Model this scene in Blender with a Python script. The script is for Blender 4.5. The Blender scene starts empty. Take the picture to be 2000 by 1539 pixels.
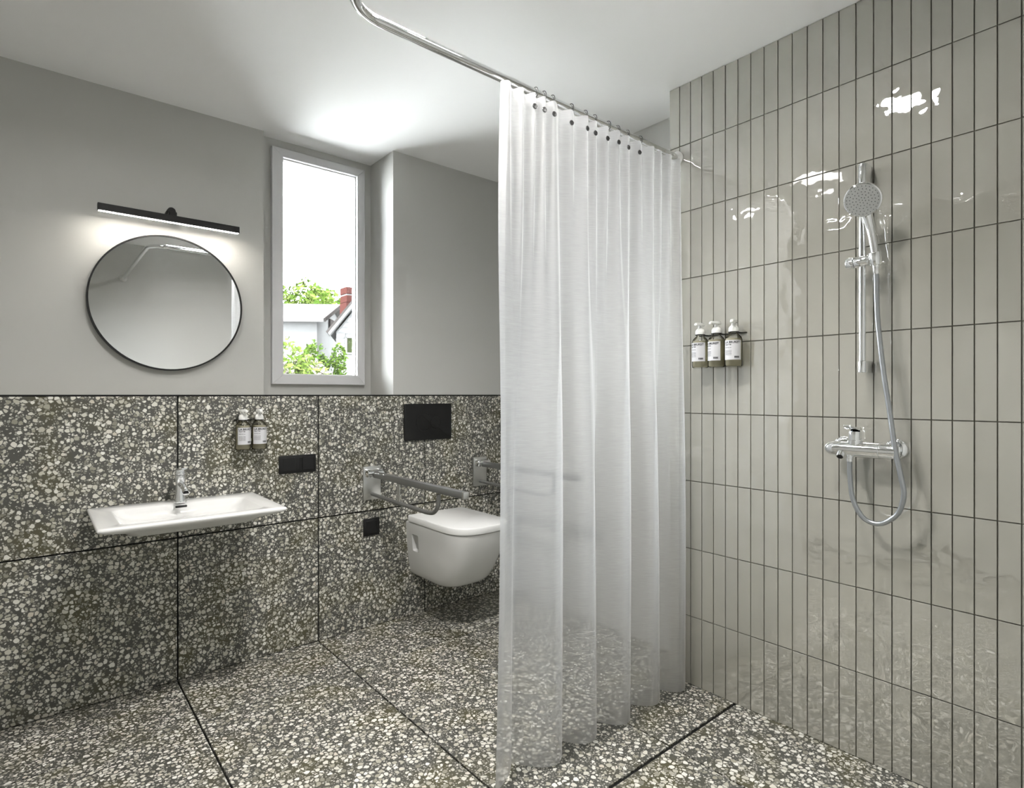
import bpy, bmesh, math, random
from mathutils import Vector, Matrix
random.seed(7)
S = bpy.context.scene
C = S.collection
PI = math.pi

# ------------------------------------------------------------------ camera
cam_d = bpy.data.cameras.new('camera')
cam_d.sensor_width = 36.0
cam_d.lens = 36.0 * 1117.0 / 2000.0
cam_d.shift_y = 0.0007
cam_d.shift_x = -0.0003
cam_d.clip_start = 0.01
cam_d.clip_end = 300
cam = bpy.data.objects.new('camera', cam_d)
cam.location = (0, 0, 1.2)
cam.rotation_euler = (PI / 2, 0, math.radians(50 - 90))
C.objects.link(cam)
S.camera = cam

# ------------------------------------------------------------------ world, sun, exposure
LAMP_W = (5.8, 27.0, 2.4)        # watts of the ceiling lamps: shower, then two added fills, middle and basin
SUN = 20.0
SKY = 38.0
w = bpy.data.worlds.new('sky'); S.world = w
w.use_nodes = True
nt = w.node_tree; nt.nodes.clear()
o_ = nt.nodes.new('ShaderNodeOutputWorld'); b_ = nt.nodes.new('ShaderNodeBackground')
tc = nt.nodes.new('ShaderNodeTexCoord'); mp = nt.nodes.new('ShaderNodeMapping')
mp.inputs['Scale'].default_value = (1.0, 1.0, 3.2)
nz = nt.nodes.new('ShaderNodeTexNoise'); nz.inputs['Scale'].default_value = 3.0; nz.inputs['Detail'].default_value = 5
rp = nt.nodes.new('ShaderNodeValToRGB')
rp.color_ramp.elements[0].position = .38; rp.color_ramp.elements[0].color = (.80, .87, .94, 1)
rp.color_ramp.elements[1].position = .60; rp.color_ramp.elements[1].color = (1, 1, 1, 1)
nt.links.new(tc.outputs['Generated'], mp.inputs['Vector']); nt.links.new(mp.outputs[0], nz.inputs['Vector'])
nt.links.new(nz.outputs[0], rp.inputs[0]); nt.links.new(rp.outputs[0], b_.inputs[0])
b_.inputs[1].default_value = SKY
nt.links.new(b_.outputs[0], o_.inputs[0])

sd = bpy.data.lights.new('sun', 'SUN'); sd.energy = SUN; sd.angle = .02; sd.color = (1, .98, .96)
so = bpy.data.objects.new('sun', sd); C.objects.link(so)
so.rotation_euler = Vector((.56, .30, -.77)).to_track_quat('-Z', 'Y').to_euler()
so.location = (-8, -4, 12)

# portal: tells the sampler where daylight enters; gives no light of its own
pd = bpy.data.lights.new('window_portal', 'AREA'); pd.shape = 'RECTANGLE'; pd.size = .58; pd.size_y = 1.28
pd.cycles.is_portal = True
po = bpy.data.objects.new('window_portal', pd); C.objects.link(po)
po.location = (1.18, 3.14, 1.858); po.rotation_euler = (-PI / 2, 0, 0)

S.view_settings.view_transform = 'Standard'
S.view_settings.look = 'None'
S.view_settings.exposure = 0.75
S.view_settings.gamma = 1.0
S.view_settings.use_curve_mapping = False
S.cycles.use_denoising = True
S.cycles.max_bounces = 7
S.cycles.diffuse_bounces = 5
S.cycles.glossy_bounces = 4
S.cycles.transparent_max_bounces = 10
S.cycles.use_adaptive_sampling = True
S.cycles.adaptive_threshold = .14
S.cycles.adaptive_min_samples = 16
S.cycles.sample_clamp_indirect = 80.0
S.cycles.caustics_reflective = False
S.cycles.caustics_refractive = False

# ------------------------------------------------------------------ materials
MATS = {}
def mat(name, col=(.5, .5, .5), rough=.5, metal=0.0, spec=.5, emit=None, es=0.0, **kw):
    m = bpy.data.materials.new(name); m.use_nodes = True
    p = m.node_tree.nodes['Principled BSDF']
    p.inputs['Base Color'].default_value = (*col, 1)
    p.inputs['Roughness'].default_value = rough
    p.inputs['Metallic'].default_value = metal
    p.inputs['Specular IOR Level'].default_value = spec
    if emit:
        p.inputs['Emission Color'].default_value = (*emit, 1); p.inputs['Emission Strength'].default_value = es
    for k, v in kw.items(): p.inputs[k].default_value = v
    MATS[name] = m
    return m
def nodes(m): return m.node_tree.nodes, m.node_tree.links, m.node_tree.nodes['Principled BSDF']

def noise_bump(m, scale, strength, dist=.002, detail=2, rough=.5):
    N, L, P = nodes(m)
    g = N.new('ShaderNodeNewGeometry'); n = N.new('ShaderNodeTexNoise')
    n.inputs['Scale'].default_value = scale; n.inputs['Detail'].default_value = detail; n.inputs['Roughness'].default_value = rough
    b = N.new('ShaderNodeBump'); b.inputs['Strength'].default_value = strength; b.inputs['Distance'].default_value = dist
    L.new(g.outputs['Position'], n.inputs['Vector']); L.new(n.outputs[0], b.inputs['Height']); L.new(b.outputs[0], P.inputs['Normal'])

wallpaint = mat('wall_paint', (.52, .52, .50), .75, spec=.25); noise_bump(wallpaint, 140, .08, .001)
ceilpaint = mat('ceiling_paint', (.91, .91, .91), .8, spec=.2)
grout_dark = mat('dark_grout', (.012, .012, .011), .9)
black = mat('black_matt', (.008, .008, .008), .45, spec=.35)
black_trim = mat('black_trim', (.01, .01, .01), .5)
winframe = mat('window_frame_grey', (.58, .58, .59), .45)
chrome = mat('chrome', (.86, .87, .88), .06, 1.0)
steel = mat('brushed_steel', (.62, .62, .60), .28, 1.0)
greysat = mat('satin_grey_tube', (.22, .22, .215), .35, .6)
eyelet_m = mat('eyelet_dark_metal', (.09, .09, .09), .4, .7)
hose_m = mat('hose_silver', (.40, .42, .44), .28, .75)
ceramic = mat('white_ceramic', (.69, .69, .68), .06, spec=.5)
lidmat = mat('white_lid', (.88, .88, .875), .16)
white_pl = mat('white_plastic', (.82, .82, .80), .35)
label_m = mat('paper_label', (.60, .60, .62), .6)
ink = mat('label_ink', (.03, .03, .035), .7)
dark_rub = mat('nozzle_rubber', (.03, .03, .035), .6)
headface = mat('shower_face', (.42, .43, .42), .45, .1)
mirror_m = mat('mirror_silver', (.90, .91, .91), .0, 1.0)
led = mat('led_strip', (1, 1, 1), .5, emit=(1, .94, .86), es=62.0)
lampface = mat('downlight_face', (1, 1, 1), .5, emit=(1, .96, .90), es=9.0)

def terrazzo(name, scale, matrix_c, seed):
    m = mat(name, (.3, .3, .3), .38, spec=.4)
    N, L, P = nodes(m)
    g = N.new('ShaderNodeNewGeometry'); oi = N.new('ShaderNodeObjectInfo')
    mul = N.new('ShaderNodeMath'); mul.operation = 'MULTIPLY'; mul.inputs[1].default_value = 17.0
    L.new(oi.outputs['Random'], mul.inputs[0])
    add = N.new('ShaderNodeVectorMath'); add.operation = 'ADD'
    L.new(g.outputs['Position'], add.inputs[0]); L.new(mul.outputs[0], add.inputs[1])
    # ragged outline
    dn = N.new('ShaderNodeTexNoise'); dn.inputs['Scale'].default_value = scale * 1.1; dn.inputs['Detail'].default_value = 2
    L.new(add.outputs[0], dn.inputs['Vector'])
    dm = N.new('ShaderNodeVectorMath'); dm.operation = 'MULTIPLY_ADD'
    dm.inputs[1].default_value = (.55 / scale,) * 3
    L.new(dn.outputs['Color'], dm.inputs[0]); L.new(add.outputs[0], dm.inputs[2])
    def layer(sc, thr, w_, rnd):
        v1 = N.new('ShaderNodeTexVoronoi'); v1.feature = 'F2'; v1.inputs['Scale'].default_value = sc; v1.inputs['Randomness'].default_value = rnd
        v2 = N.new('ShaderNodeTexVoronoi'); v2.feature = 'F1'; v2.inputs['Scale'].default_value = sc; v2.inputs['Randomness'].default_value = rnd
        L.new(dm.outputs[0], v1.inputs['Vector']); L.new(dm.outputs[0], v2.inputs['Vector'])
        sep = N.new('ShaderNodeSeparateColor'); L.new(v2.outputs['Color'], sep.inputs[0])
        # size of the chip varies from cell to cell
        th = N.new('ShaderNodeMapRange'); th.inputs['From Min'].default_value = 0; th.inputs['From Max'].default_value = 1
        th.inputs['To Min'].default_value = thr; th.inputs['To Max'].default_value = thr + w_
        L.new(sep.outputs[1], th.inputs['Value'])
        dd = N.new('ShaderNodeMath'); dd.operation = 'SUBTRACT'; L.new(v1.outputs['Distance'], dd.inputs[0]); L.new(v2.outputs['Distance'], dd.inputs[1])
        sub = N.new('ShaderNodeMath'); sub.operation = 'SUBTRACT'; L.new(dd.outputs[0], sub.inputs[0]); L.new(th.outputs[0], sub.inputs[1])
        rad = N.new('ShaderNodeMapRange'); rad.inputs['To Min'].default_value = .34; rad.inputs['To Max'].default_value = .60
        L.new(sep.outputs[2], rad.inputs['Value'])
        rs = N.new('ShaderNodeMath'); rs.operation = 'SUBTRACT'; L.new(rad.outputs[0], rs.inputs[0]); L.new(v2.outputs['Distance'], rs.inputs[1])
        mn = N.new('ShaderNodeMath'); mn.operation = 'MINIMUM'; L.new(sub.outputs[0], mn.inputs[0]); L.new(rs.outputs[0], mn.inputs[1])
        st = N.new('ShaderNodeMapRange'); st.inputs['From Min'].default_value = 0; st.inputs['From Max'].default_value = .05
        L.new(mn.outputs[0], st.inputs['Value'])
        return st.outputs[0], sep
    a, sepa = layer(scale, .06, .16, 1.0)
    b, sepb = layer(scale * 1.9, .08, .20, 1.0)
    ramp = N.new('ShaderNodeValToRGB'); cr = ramp.color_ramp; cr.interpolation = 'LINEAR'
    cols = [(0, (.20, .195, .16)), (.14, (.35, .335, .27)), (.32, (.52, .50, .43)), (.6, (.66, .645, .58)), (.85, (.77, .76, .71)), (1, (.58, .53, .45))]
    cr.elements[0].position = 0; cr.elements[0].color = (*cols[0][1], 1); cr.elements[1].position = 1; cr.elements[1].color = (*cols[-1][1], 1)
    for p_, c_ in cols[1:-1]:
        e = cr.elements.new(p_); e.color = (*c_, 1)
    L.new(sepa.outputs[0], ramp.inputs[0])
    ramp2 = N.new('ShaderNodeValToRGB'); ramp2.color_ramp.elements[0].color = (.16, .155, .13, 1); ramp2.color_ramp.elements[1].color = (.60, .585, .53, 1)
    L.new(sepb.outputs[0], ramp2.inputs[0])
    # slow patches of warmer matrix
    pn = N.new('ShaderNodeTexNoise'); pn.inputs['Scale'].default_value = 5; pn.inputs['Detail'].default_value = 2
    L.new(add.outputs[0], pn.inputs['Vector'])
    base = N.new('ShaderNodeMix'); base.data_type = 'RGBA'
    base.inputs['A'].default_value = (*matrix_c, 1); base.inputs['B'].default_value = (matrix_c[0] * 1.12, matrix_c[1] * 1.05, matrix_c[2] * .72, 1)
    mr = N.new('ShaderNodeMapRange'); mr.inputs['From Min'].default_value = .48; mr.inputs['From Max'].default_value = .66
    L.new(pn.outputs[0], mr.inputs['Value']); L.new(mr.outputs[0], base.inputs['Factor'])
    m1 = N.new('ShaderNodeMix'); m1.data_type = 'RGBA'; L.new(b, m1.inputs['Factor']); L.new(base.outputs['Result'], m1.inputs['A']); L.new(ramp2.outputs[0], m1.inputs['B'])
    m2 = N.new('ShaderNodeMix'); m2.data_type = 'RGBA'; L.new(a, m2.inputs['Factor']); L.new(m1.outputs['Result'], m2.inputs['A']); L.new(ramp.outputs[0], m2.inputs['B'])
    L.new(m2.outputs['Result'], P.inputs['Base Color'])
    return m
terr_wall = terrazzo('terrazzo_wall', 57, (.085, .085, .076), 1)
terr_floor = terrazzo('terrazzo_floor', 57, (.085, .085, .076), 2)

# glossy hand-made wall tile with a wavy glaze
tile_m = mat('glazed_tile', (.35, .34, .298), .015, spec=.5, IOR=2.8)
N, L, P = nodes(tile_m)
g = N.new('ShaderNodeNewGeometry'); oi = N.new('ShaderNodeObjectInfo')
n1 = N.new('ShaderNodeTexNoise'); n1.inputs['Scale'].default_value = 15; n1.inputs['Detail'].default_value = 1.5; n1.inputs['Roughness'].default_value = .45
n2 = N.new('ShaderNodeTexNoise'); n2.inputs['Scale'].default_value = 6; n2.inputs['Detail'].default_value = 0
L.new(g.outputs['Position'], n1.inputs['Vector']); L.new(g.outputs['Position'], n2.inputs['Vector'])
ad = N.new('ShaderNodeMath'); ad.operation = 'MULTIPLY_ADD'; ad.inputs[1].default_value = 1.6
L.new(n2.outputs[0], ad.inputs[0]); L.new(n1.outputs[0], ad.inputs[2])
bp = N.new('ShaderNodeBump'); bp.inputs['Strength'].default_value = 1.0; bp.inputs['Distance'].default_value = .0023
L.new(ad.outputs[0], bp.inputs['Height']); L.new(bp.outputs[0], P.inputs['Normal'])
hv = N.new('ShaderNodeHueSaturation'); hv.inputs['Color'].default_value = (.35, .34, .298, 1)
mr = N.new('ShaderNodeMapRange'); mr.inputs['To Min'].default_value = .95; mr.inputs['To Max'].default_value = 1.05
L.new(oi.outputs['Random'], mr.inputs['Value']); L.new(mr.outputs[0], hv.inputs['Value']); L.new(hv.outputs[0], P.inputs['Base Color'])
tile_grout = mat('tile_grout', (.20, .19, .165), .9)

def thin(name, tint, gloss=1.45, rough=.02, extra=None):
    """clear thin sheet: straight-through light plus a fresnel reflection"""
    m = bpy.data.materials.new(name); m.use_nodes = True
    N, L = m.node_tree.nodes, m.node_tree.links; N.clear()
    out = N.new('ShaderNodeOutputMaterial'); t = N.new('ShaderNodeBsdfTransparent'); t.inputs[0].default_value = (*tint, 1)
    gl = N.new('ShaderNodeBsdfGlossy'); gl.inputs['Roughness'].default_value = rough
    fr = N.new('ShaderNodeFresnel'); fr.inputs[0].default_value = gloss
    mx = N.new('ShaderNodeMixShader'); L.new(fr.outputs[0], mx.inputs[0]); L.new(t.outputs[0], mx.inputs[1]); L.new(gl.outputs[0], mx.inputs[2])
    if extra:
        df = N.new('ShaderNodeBsdfDiffuse'); df.inputs[0].default_value = (*extra[0], 1)
        m3 = N.new('ShaderNodeMixShader'); m3.inputs[0].default_value = extra[1]
        L.new(mx.outputs[0], m3.inputs[1]); L.new(df.outputs[0], m3.inputs[2]); L.new(m3.outputs[0], out.inputs[0])
    else:
        L.new(mx.outputs[0], out.inputs[0])
    MATS[name] = m
    return m
pane_m = thin('window_glass', (.97, .98, .98))
bottle_m = thin('clear_bottle', (.975, .975, .955), 1.33, .03)
liquid_m = thin('soap_liquid', (.93, .92, .83), 1.02, .1, ((.68, .64, .50), .45))

# sheer curtain fabric
cm = bpy.data.materials.new('sheer_fabric'); cm.use_nodes = True
N, L = cm.node_tree.nodes, cm.node_tree.links; N.clear()
out = N.new('ShaderNodeOutputMaterial')
df = N.new('ShaderNodeBsdfDiffuse'); df.inputs[0].default_value = (.76, .76, .76, 1)
tl = N.new('ShaderNodeBsdfTranslucent'); tl.inputs[0].default_value = (.66, .66, .66, 1)
tr = N.new('ShaderNodeBsdfTransparent'); tr.inputs[0].default_value = (.97, .97, .97, 1)
mx = N.new('ShaderNodeMixShader'); mx.inputs[0].default_value = .45
L.new(df.outputs[0], mx.inputs[1]); L.new(tl.outputs[0], mx.inputs[2])
g = N.new('ShaderNodeNewGeometry'); mp = N.new('ShaderNodeMapping'); mp.inputs['Scale'].default_value = (22, 22, 700)
L.new(g.outputs['Position'], mp.inputs['Vector'])
nz = N.new('ShaderNodeTexNoise'); nz.inputs['Scale'].default_value = 1.0; nz.inputs['Detail'].default_value = 2
L.new(mp.outputs[0], nz.inputs['Vector'])
lw = N.new('ShaderNodeLayerWeight'); lw.inputs[0].default_value = .5
mr = N.new('ShaderNodeMapRange'); mr.inputs['From Min'].default_value = .3; mr.inputs['From Max'].default_value = .7
mr.inputs['To Min'].default_value = .47; mr.inputs['To Max'].default_value = .535
L.new(nz.outputs[0], mr.inputs['Value'])
# seen edge-on the weave closes up
cl = N.new('ShaderNodeMapRange'); cl.inputs['From Min'].default_value = .55; cl.inputs['From Max'].default_value = 1.0; cl.inputs['To Min'].default_value = 1; cl.inputs['To Max'].default_value = .12
L.new(lw.outputs['Facing'], cl.inputs['Value'])
mu = N.new('ShaderNodeMath'); mu.operation = 'MULTIPLY'; L.new(mr.outputs[0], mu.inputs[0]); L.new(cl.outputs[0], mu.inputs[1])
m2 = N.new('ShaderNodeMixShader'); L.new(mu.outputs[0], m2.inputs[0]); L.new(mx.outputs[0], m2.inputs[1]); L.new(tr.outputs[0], m2.inputs[2])
L.new(m2.outputs[0], out.inputs[0])
fabric = cm

# outside
siding_m = mat('white_siding', (.036, .036, .0355), 1, spec=0)
roof_m = mat('pale_roof', (.033, .032, .031), 1, spec=0); noise_bump(roof_m, 9, .5, .02)
eave_m = mat('dark_eave', (.010, .009, .0085), 1, spec=0)
brick_m = mat('red_brown_brick', (.014, .0056, .0048), 1, spec=0)
glassdark = mat('house_glass', (.006, .0075, .0034), 1, spec=0)
leaf1 = mat('leaf_lime', (.0150, .0240, .0040), 1, spec=0); leaf2 = mat('leaf_green', (.0085, .0160, .0026), 1, spec=0)
leaf3 = mat('leaf_pale', (.0230, .0300, .0080), 1, spec=0); petal = mat('petal_pale_pink', (.042, .037, .034), 1, spec=0)
trunk_m = mat('bark', (.09, .07, .05), .8)
ground_m = mat('pale_gravel', (.44, .44, .43), .9); noise_bump(ground_m, 8, .4, .02)
ext_m = mat('outside_render', (.75, .74, .72), .8)

# ------------------------------------------------------------------ mesh helpers
def new(name, bm, m, parent=None, smooth=None, loc=None):
    me = bpy.data.meshes.new(name)
    if parent is not None and loc is None:
        bmesh.ops.translate(bm, verts=bm.verts, vec=-Vector(parent.get('_base', (0, 0, 0))))
    bmesh.ops.recalc_face_normals(bm, faces=bm.faces)
    bm.to_mesh(me); bm.free()
    if m: me.materials.append(m)
    if smooth is not None:
        me.shade_smooth(); me.set_sharp_from_angle(angle=math.radians(smooth))
    o = bpy.data.objects.new(name, me); C.objects.link(o)
    if parent is not None: o.parent = parent
    if loc is not None: o.location = loc
    return o
def tag(o, label=None, cat=None, group=None, kind=None):
    if label: o['label'] = label
    if cat: o['category'] = cat
    if group: o['group'] = group
    if kind: o['kind'] = kind
    return o
BASES = []
def thing(name, base, label=None, cat=None, group=None, kind=None):
    o = bpy.data.objects.new(name, None); C.objects.link(o)
    o.empty_display_size = .05; o.location = base; o['_base'] = tuple(base); BASES.append(o)
    return tag(o, label, cat, group, kind)
def B(): return bmesh.new()
def box(bm, x0, x1, y0, y1, z0, z1, bev=0, seg=2):
    r = bmesh.ops.create_cube(bm, size=1)
    vs = r['verts']
    bmesh.ops.scale(bm, verts=vs, vec=(x1 - x0, y1 - y0, z1 - z0))
    bmesh.ops.translate(bm, verts=vs, vec=((x0 + x1) / 2, (y0 + y1) / 2, (z0 + z1) / 2))
    if bev:
        es = list({e for v in vs for e in v.link_edges})
        bmesh.ops.bevel(bm, geom=es, offset=bev, segments=seg, profile=.5, affect='EDGES')
    return bm
def loft(bm, rings, cap0=True, cap1=True, closed=True):
    vr = [[bm.verts.new(p) for p in r] for r in rings]
    n = len(vr[0])
    for a, b in zip(vr, vr[1:]):
        for i in range(n if closed else n - 1):
            j = (i + 1) % n
            bm.faces.new((a[i], a[j], b[j], b[i]))
    if cap0: bm.faces.new(list(reversed(vr[0])))
    if cap1: bm.faces.new(vr[-1])
    return vr
def lathe(bm, prof, axis=(0, 0, 1), org=(0, 0, 0), n=24, cap=True):
    """prof: list of (radius, height along the axis)"""
    q = Vector((0, 0, 1)).rotation_difference(Vector(axis).normalized())
    rings = []
    for r, h in prof:
        rings.append([Vector(org) + q @ Vector((r * math.cos(2 * PI * i / n), r * math.sin(2 * PI * i / n), h)) for i in range(n)])
    loft(bm, rings, cap, cap)
    return bm
def smoothpath(pts, k=8):
    pts = [Vector(p) for p in pts]; P_ = [pts[0] * 2 - pts[1]] + pts + [pts[-1] * 2 - pts[-2]]
    o = []
    for i in range(1, len(P_) - 2):
        a, b, c, d = P_[i - 1:i + 3]
        for s in range(k):
            t = s / k
            o.append(.5 * ((2 * b) + (c - a) * t + (2 * a - 5 * b + 4 * c - d) * t * t + (-a + 3 * b - 3 * c + d) * t ** 3))
    o.append(pts[-1])
    return o
def tube(bm, pts, r, n=12, cap=True):
    pts = [Vector(p) for p in pts]
    rr_ = r if isinstance(r, (list, tuple)) else [r] * len(pts)
    t0 = (pts[1] - pts[0]).normalized()
    up = Vector((0, 0, 1)) if abs(t0.z) < .9 else Vector((1, 0, 0))
    nrm = (up - t0 * up.dot(t0)).normalized()
    rings = []
    for i, p in enumerate(pts):
        t = (pts[min(i + 1, len(pts) - 1)] - pts[max(i - 1, 0)]).normalized()
        nrm = (nrm - t * nrm.dot(t)).normalized(); bi = t.cross(nrm)
        rings.append([p + (nrm * math.cos(2 * PI * j / n) + bi * math.sin(2 * PI * j / n)) * rr_[i] for j in range(n)])
    loft(bm, rings, cap, cap)
    return bm
def rrect(cx, cy, hx, hy, r, z, k=6):
    """rounded rectangle ring in the XY plane"""
    pts = []
    for (sx, sy, a0) in ((1, 1, 0), (-1, 1, PI / 2), (-1, -1, PI), (1, -1, 1.5 * PI)):
        for i in range(k + 1):
            a = a0 + PI / 2 * i / k
            pts.append((cx + sx * (hx - r) + r * math.cos(a), cy + sy * (hy - r) + r * math.sin(a), z))
    return pts
def poly_prism(bm, pts, vec):
    a = [Vector(p) for p in pts]; b = [p + Vector(vec) for p in a]
    loft(bm, [a, b])
    return bm
def fontmesh(txt, size, m, name, parent, fn, align='LEFT'):
    """lettering as thin geometry; fn maps flat (x, y) to a point"""
    cu = bpy.data.curves.new('t', 'FONT'); cu.body = txt; cu.size = size; cu.align_x = align
    cu.resolution_u = 2; cu.offset = size * .035
    ob = bpy.data.objects.new('t', cu); C.objects.link(ob)
    dg = bpy.context.evaluated_depsgraph_get(); dg.update()
    me = bpy.data.meshes.new_from_object(ob.evaluated_get(dg))
    bpy.data.objects.remove(ob); bpy.data.curves.remove(cu)
    for v in me.vertices: v.co = fn(v.co.x, v.co.y)
    me.materials.clear(); me.materials.append(m)
    o = bpy.data.objects.new(name, me); C.objects.link(o); o.parent = parent
    return o

# ------------------------------------------------------------------ key dimensions (metres, camera at the origin)
YB, YU, YW, XT = 2.74, 2.947, 3.005, 2.09        # dado face, wall over the ledge, window wall, tiled wall
XL, XR, YR, ZC = -.56, 2.29, -.05, 2.5
XJ = [XL, -.133, .467, 1.067, 1.667, 2.267, XR]
X_WL, X_PIER = .873, 1.471
WX0, WX1, WZ0, WZ1 = .979, 1.381, 1.305, 2.412   # glass opening
GAP, GAPF = .0032, .0034

# ------------------------------------------------------------------ shell
bm = B()
box(bm, XL - .2, XR + .2, YB + .014, 3.12, -.02, 1.185)                    # ledge block behind the dado tiles
box(bm, XL - .2, X_WL, YU, 3.12, 1.185, ZC + .2)
box(bm, X_PIER, XR + .2, YB, 3.12, 1.2, ZC + .2)
box(bm, X_PIER, XR + .2, YB + .0142, 3.12, 1.185, 1.2)
for y0, y1, e in ((YW, YW + .045, .012), (YW + .045, 3.12, .085)):      # the opening widens towards the outside
    box(bm, X_WL, WX0 - e, y0, y1, 1.185, ZC + .2)
    box(bm, WX1 + e, X_PIER, y0, y1, 1.185, ZC + .2)
    box(bm, WX0 - e, WX1 + e, y0, y1, 1.185, WZ0 - e)
    box(bm, WX0 - e, WX1 + e, y0, y1, WZ1 + e, ZC + .2)
wall_back = tag(new('wall_back', bm, wallpaint), 'grey painted wall with window recess above the terrazzo dado', kind='structure')
# dado tiles and ledge
bm = B(); box(bm, XL, XR, YB + .008, YB + .014, 0, 1.196)
tag(new('backing', bm, grout_dark, wall_back), None)
bm = B(); box(bm, XL, X_PIER, YB + .0135, YW + .001, 1.185, 1.1995)
new('ledge_slab', bm, terr_wall, wall_back)
for a, b in zip(XJ, XJ[1:]):
    for z0, z1 in ((0, .6), (.6, 1.196)):
        bm = B(); box(bm, a + GAP, b - GAP, YB, YB + .012, z0 + GAP, z1 - GAP, .0006, 1)
        new('wall_tile', bm, terr_wall, wall_back)
bm = B(); box(bm, XL, XR, YB - .001, YB + .014, 1.196, 1.2)
tag(new('trim_1', bm, black_trim), 'thin black edge strip along the top of the dado', kind='structure')

# floor
bm = B(); box(bm, XL - .2, XR + .2, YR - .2, 3.12, -.2, -.010)
floor = tag(new('floor', bm, grout_dark), 'terrazzo slab floor with thin black joints', kind='structure')
YJ = [(2.347, YB + .008), (1.153, 2.347), (YR, 1.141)]
for a, b in zip(XJ, XJ[1:]):
    for y0, y1 in YJ:
        bm = B(); box(bm, a + GAPF, b - GAPF, y0 + (GAPF if y0 > 2 else 0), y1 - (GAPF if 2 < y1 < 2.5 else 0), -.012, 0, .0006, 1)
        new('floor_tile', bm, terr_floor, floor)
bm = B(); box(bm, XL - .2, XR + .2, YR - .2, 3.12, ZC, ZC + .2)
tag(new('ceiling', bm, ceilpaint), 'plain white ceiling', kind='structure')
bm = B(); box(bm, XL - .2, XL, YR - .2, YU, -.01, ZC)
tag(new('wall_left', bm, wallpaint), 'grey painted side wall', kind='structure')
bm = B(); box(bm, XL, XL + .006, YR, YB, 0, .035)
tag(new('baseboard_left', bm, black_trim), 'low black skirting', kind='structure')
bm = B(); box(bm, XL, XR + .2, YR - .2, YR, -.01, ZC)
tag(new('wall_front', bm, wallpaint), 'grey painted wall behind the viewer', kind='structure')
bm = B(); box(bm, XR, XR + .2, YR, YB, -.01, ZC)
tag(new('wall_right', bm, wallpaint), 'grey painted wall beyond the tiled shower wall', kind='structure')

# tiled shower wall
YT1 = 1.443
bm = B(); box(bm, XT + .006, XR, YR, YT1 - .002, -.01, ZC)
wt = tag(new('wall_shower', bm, tile_grout), 'shower wall of glossy beige upright stacked tiles', kind='structure')
bm = B(); box(bm, XT + .001, XR, YT1 - .002, YT1, 0, ZC)
new('wall_end', bm, wallpaint, wt)
SY, SR, R0, J = .0518, .2803, .2823, .0016
zs = [0] + [R0 + i * SR for i in range(8)] + [ZC]
def tile_mesh(wd, ht):
    bm = B(); box(bm, 0, .009, -wd / 2, wd / 2, 0, ht, .0005, 1)
    me = bpy.data.meshes.new('wall_tile'); bm.to_mesh(me); bm.free(); me.materials.append(tile_m)
    return me
tm = {}
ys = [YT1 - .050 - i * SY for i in range(0, 29)]      # joint positions
cols = [(YT1 - .050, YT1)] + [(b, a) for a, b in zip(ys, ys[1:])]
for y0, y1 in cols:
    if y0 < YR: y0 = YR
    if y1 - y0 < .01: continue
    for z0, z1 in zip(zs, zs[1:]):
        key = (round(y1 - y0, 3), round(z1 - z0, 3))
        if key not in tm: tm[key] = tile_mesh(y1 - y0 - 2 * J, z1 - z0 - 2 * J)
        o = bpy.data.objects.new('wall_tile', tm[key]); C.objects.link(o); o.parent = wt
        o.location = (XT + random.uniform(-.0004, .0004), (y0 + y1) / 2, z0 + J)
        o.rotation_euler = (0, random.uniform(-.0022, .0022), random.uniform(-.003, .003))

# ------------------------------------------------------------------ window
win = thing('window_1', (1.18, YW, 1.254), 'narrow tall window with wide pale grey frame', None, kind='structure')
OX0, OX1, OZ0, OZ1 = .924, 1.425, 1.254, 2.455
yf0, yf1 = YW - .024, YW + .03
def framebar(pts, nm='frame'):
    bm = B(); poly_prism(bm, [(x, yf0, z) for x, z in pts], (0, yf1 - yf0 if nm == 'x' else .024, 0))
    bmesh.ops.bevel(bm, geom=list(bm.edges), offset=.0015, segments=1, affect='EDGES')
    return new(nm, bm, winframe, win)
framebar([(OX0, OZ0), (WX0, WZ0), (WX0, WZ1), (OX0, OZ1)])
framebar([(OX1, OZ0), (OX1, OZ1), (WX1, WZ1), (WX1, WZ0)])
framebar([(OX0, OZ1), (WX0, WZ1), (WX1, WZ1), (OX1, OZ1)])
framebar([(OX0, OZ0), (OX1, OZ0), (WX1, WZ0), (WX0, WZ0)])
bm = B()
for (x0, x1, z0, z1) in ((WX0 - .012, WX0 + .004, WZ0 - .012, WZ1 + .012), (WX1 - .004, WX1 + .012, WZ0 - .012, WZ1 + .012),
                         (WX0 + .004, WX1 - .004, WZ0 - .012, WZ0 + .004), (WX0 + .004, WX1 - .004, WZ1 - .004, WZ1 + .012)):
    box(bm, x0, x1, YW + .002, YW + .034, z0, z1)
new('glazing_bead', bm, white_pl, win)
bm = B(); box(bm, WX0 + .003, WX1 - .003, YW + .02, YW + .026, WZ0 + .003, WZ1 - .003)
new('pane', bm, pane_m, win)

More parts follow.
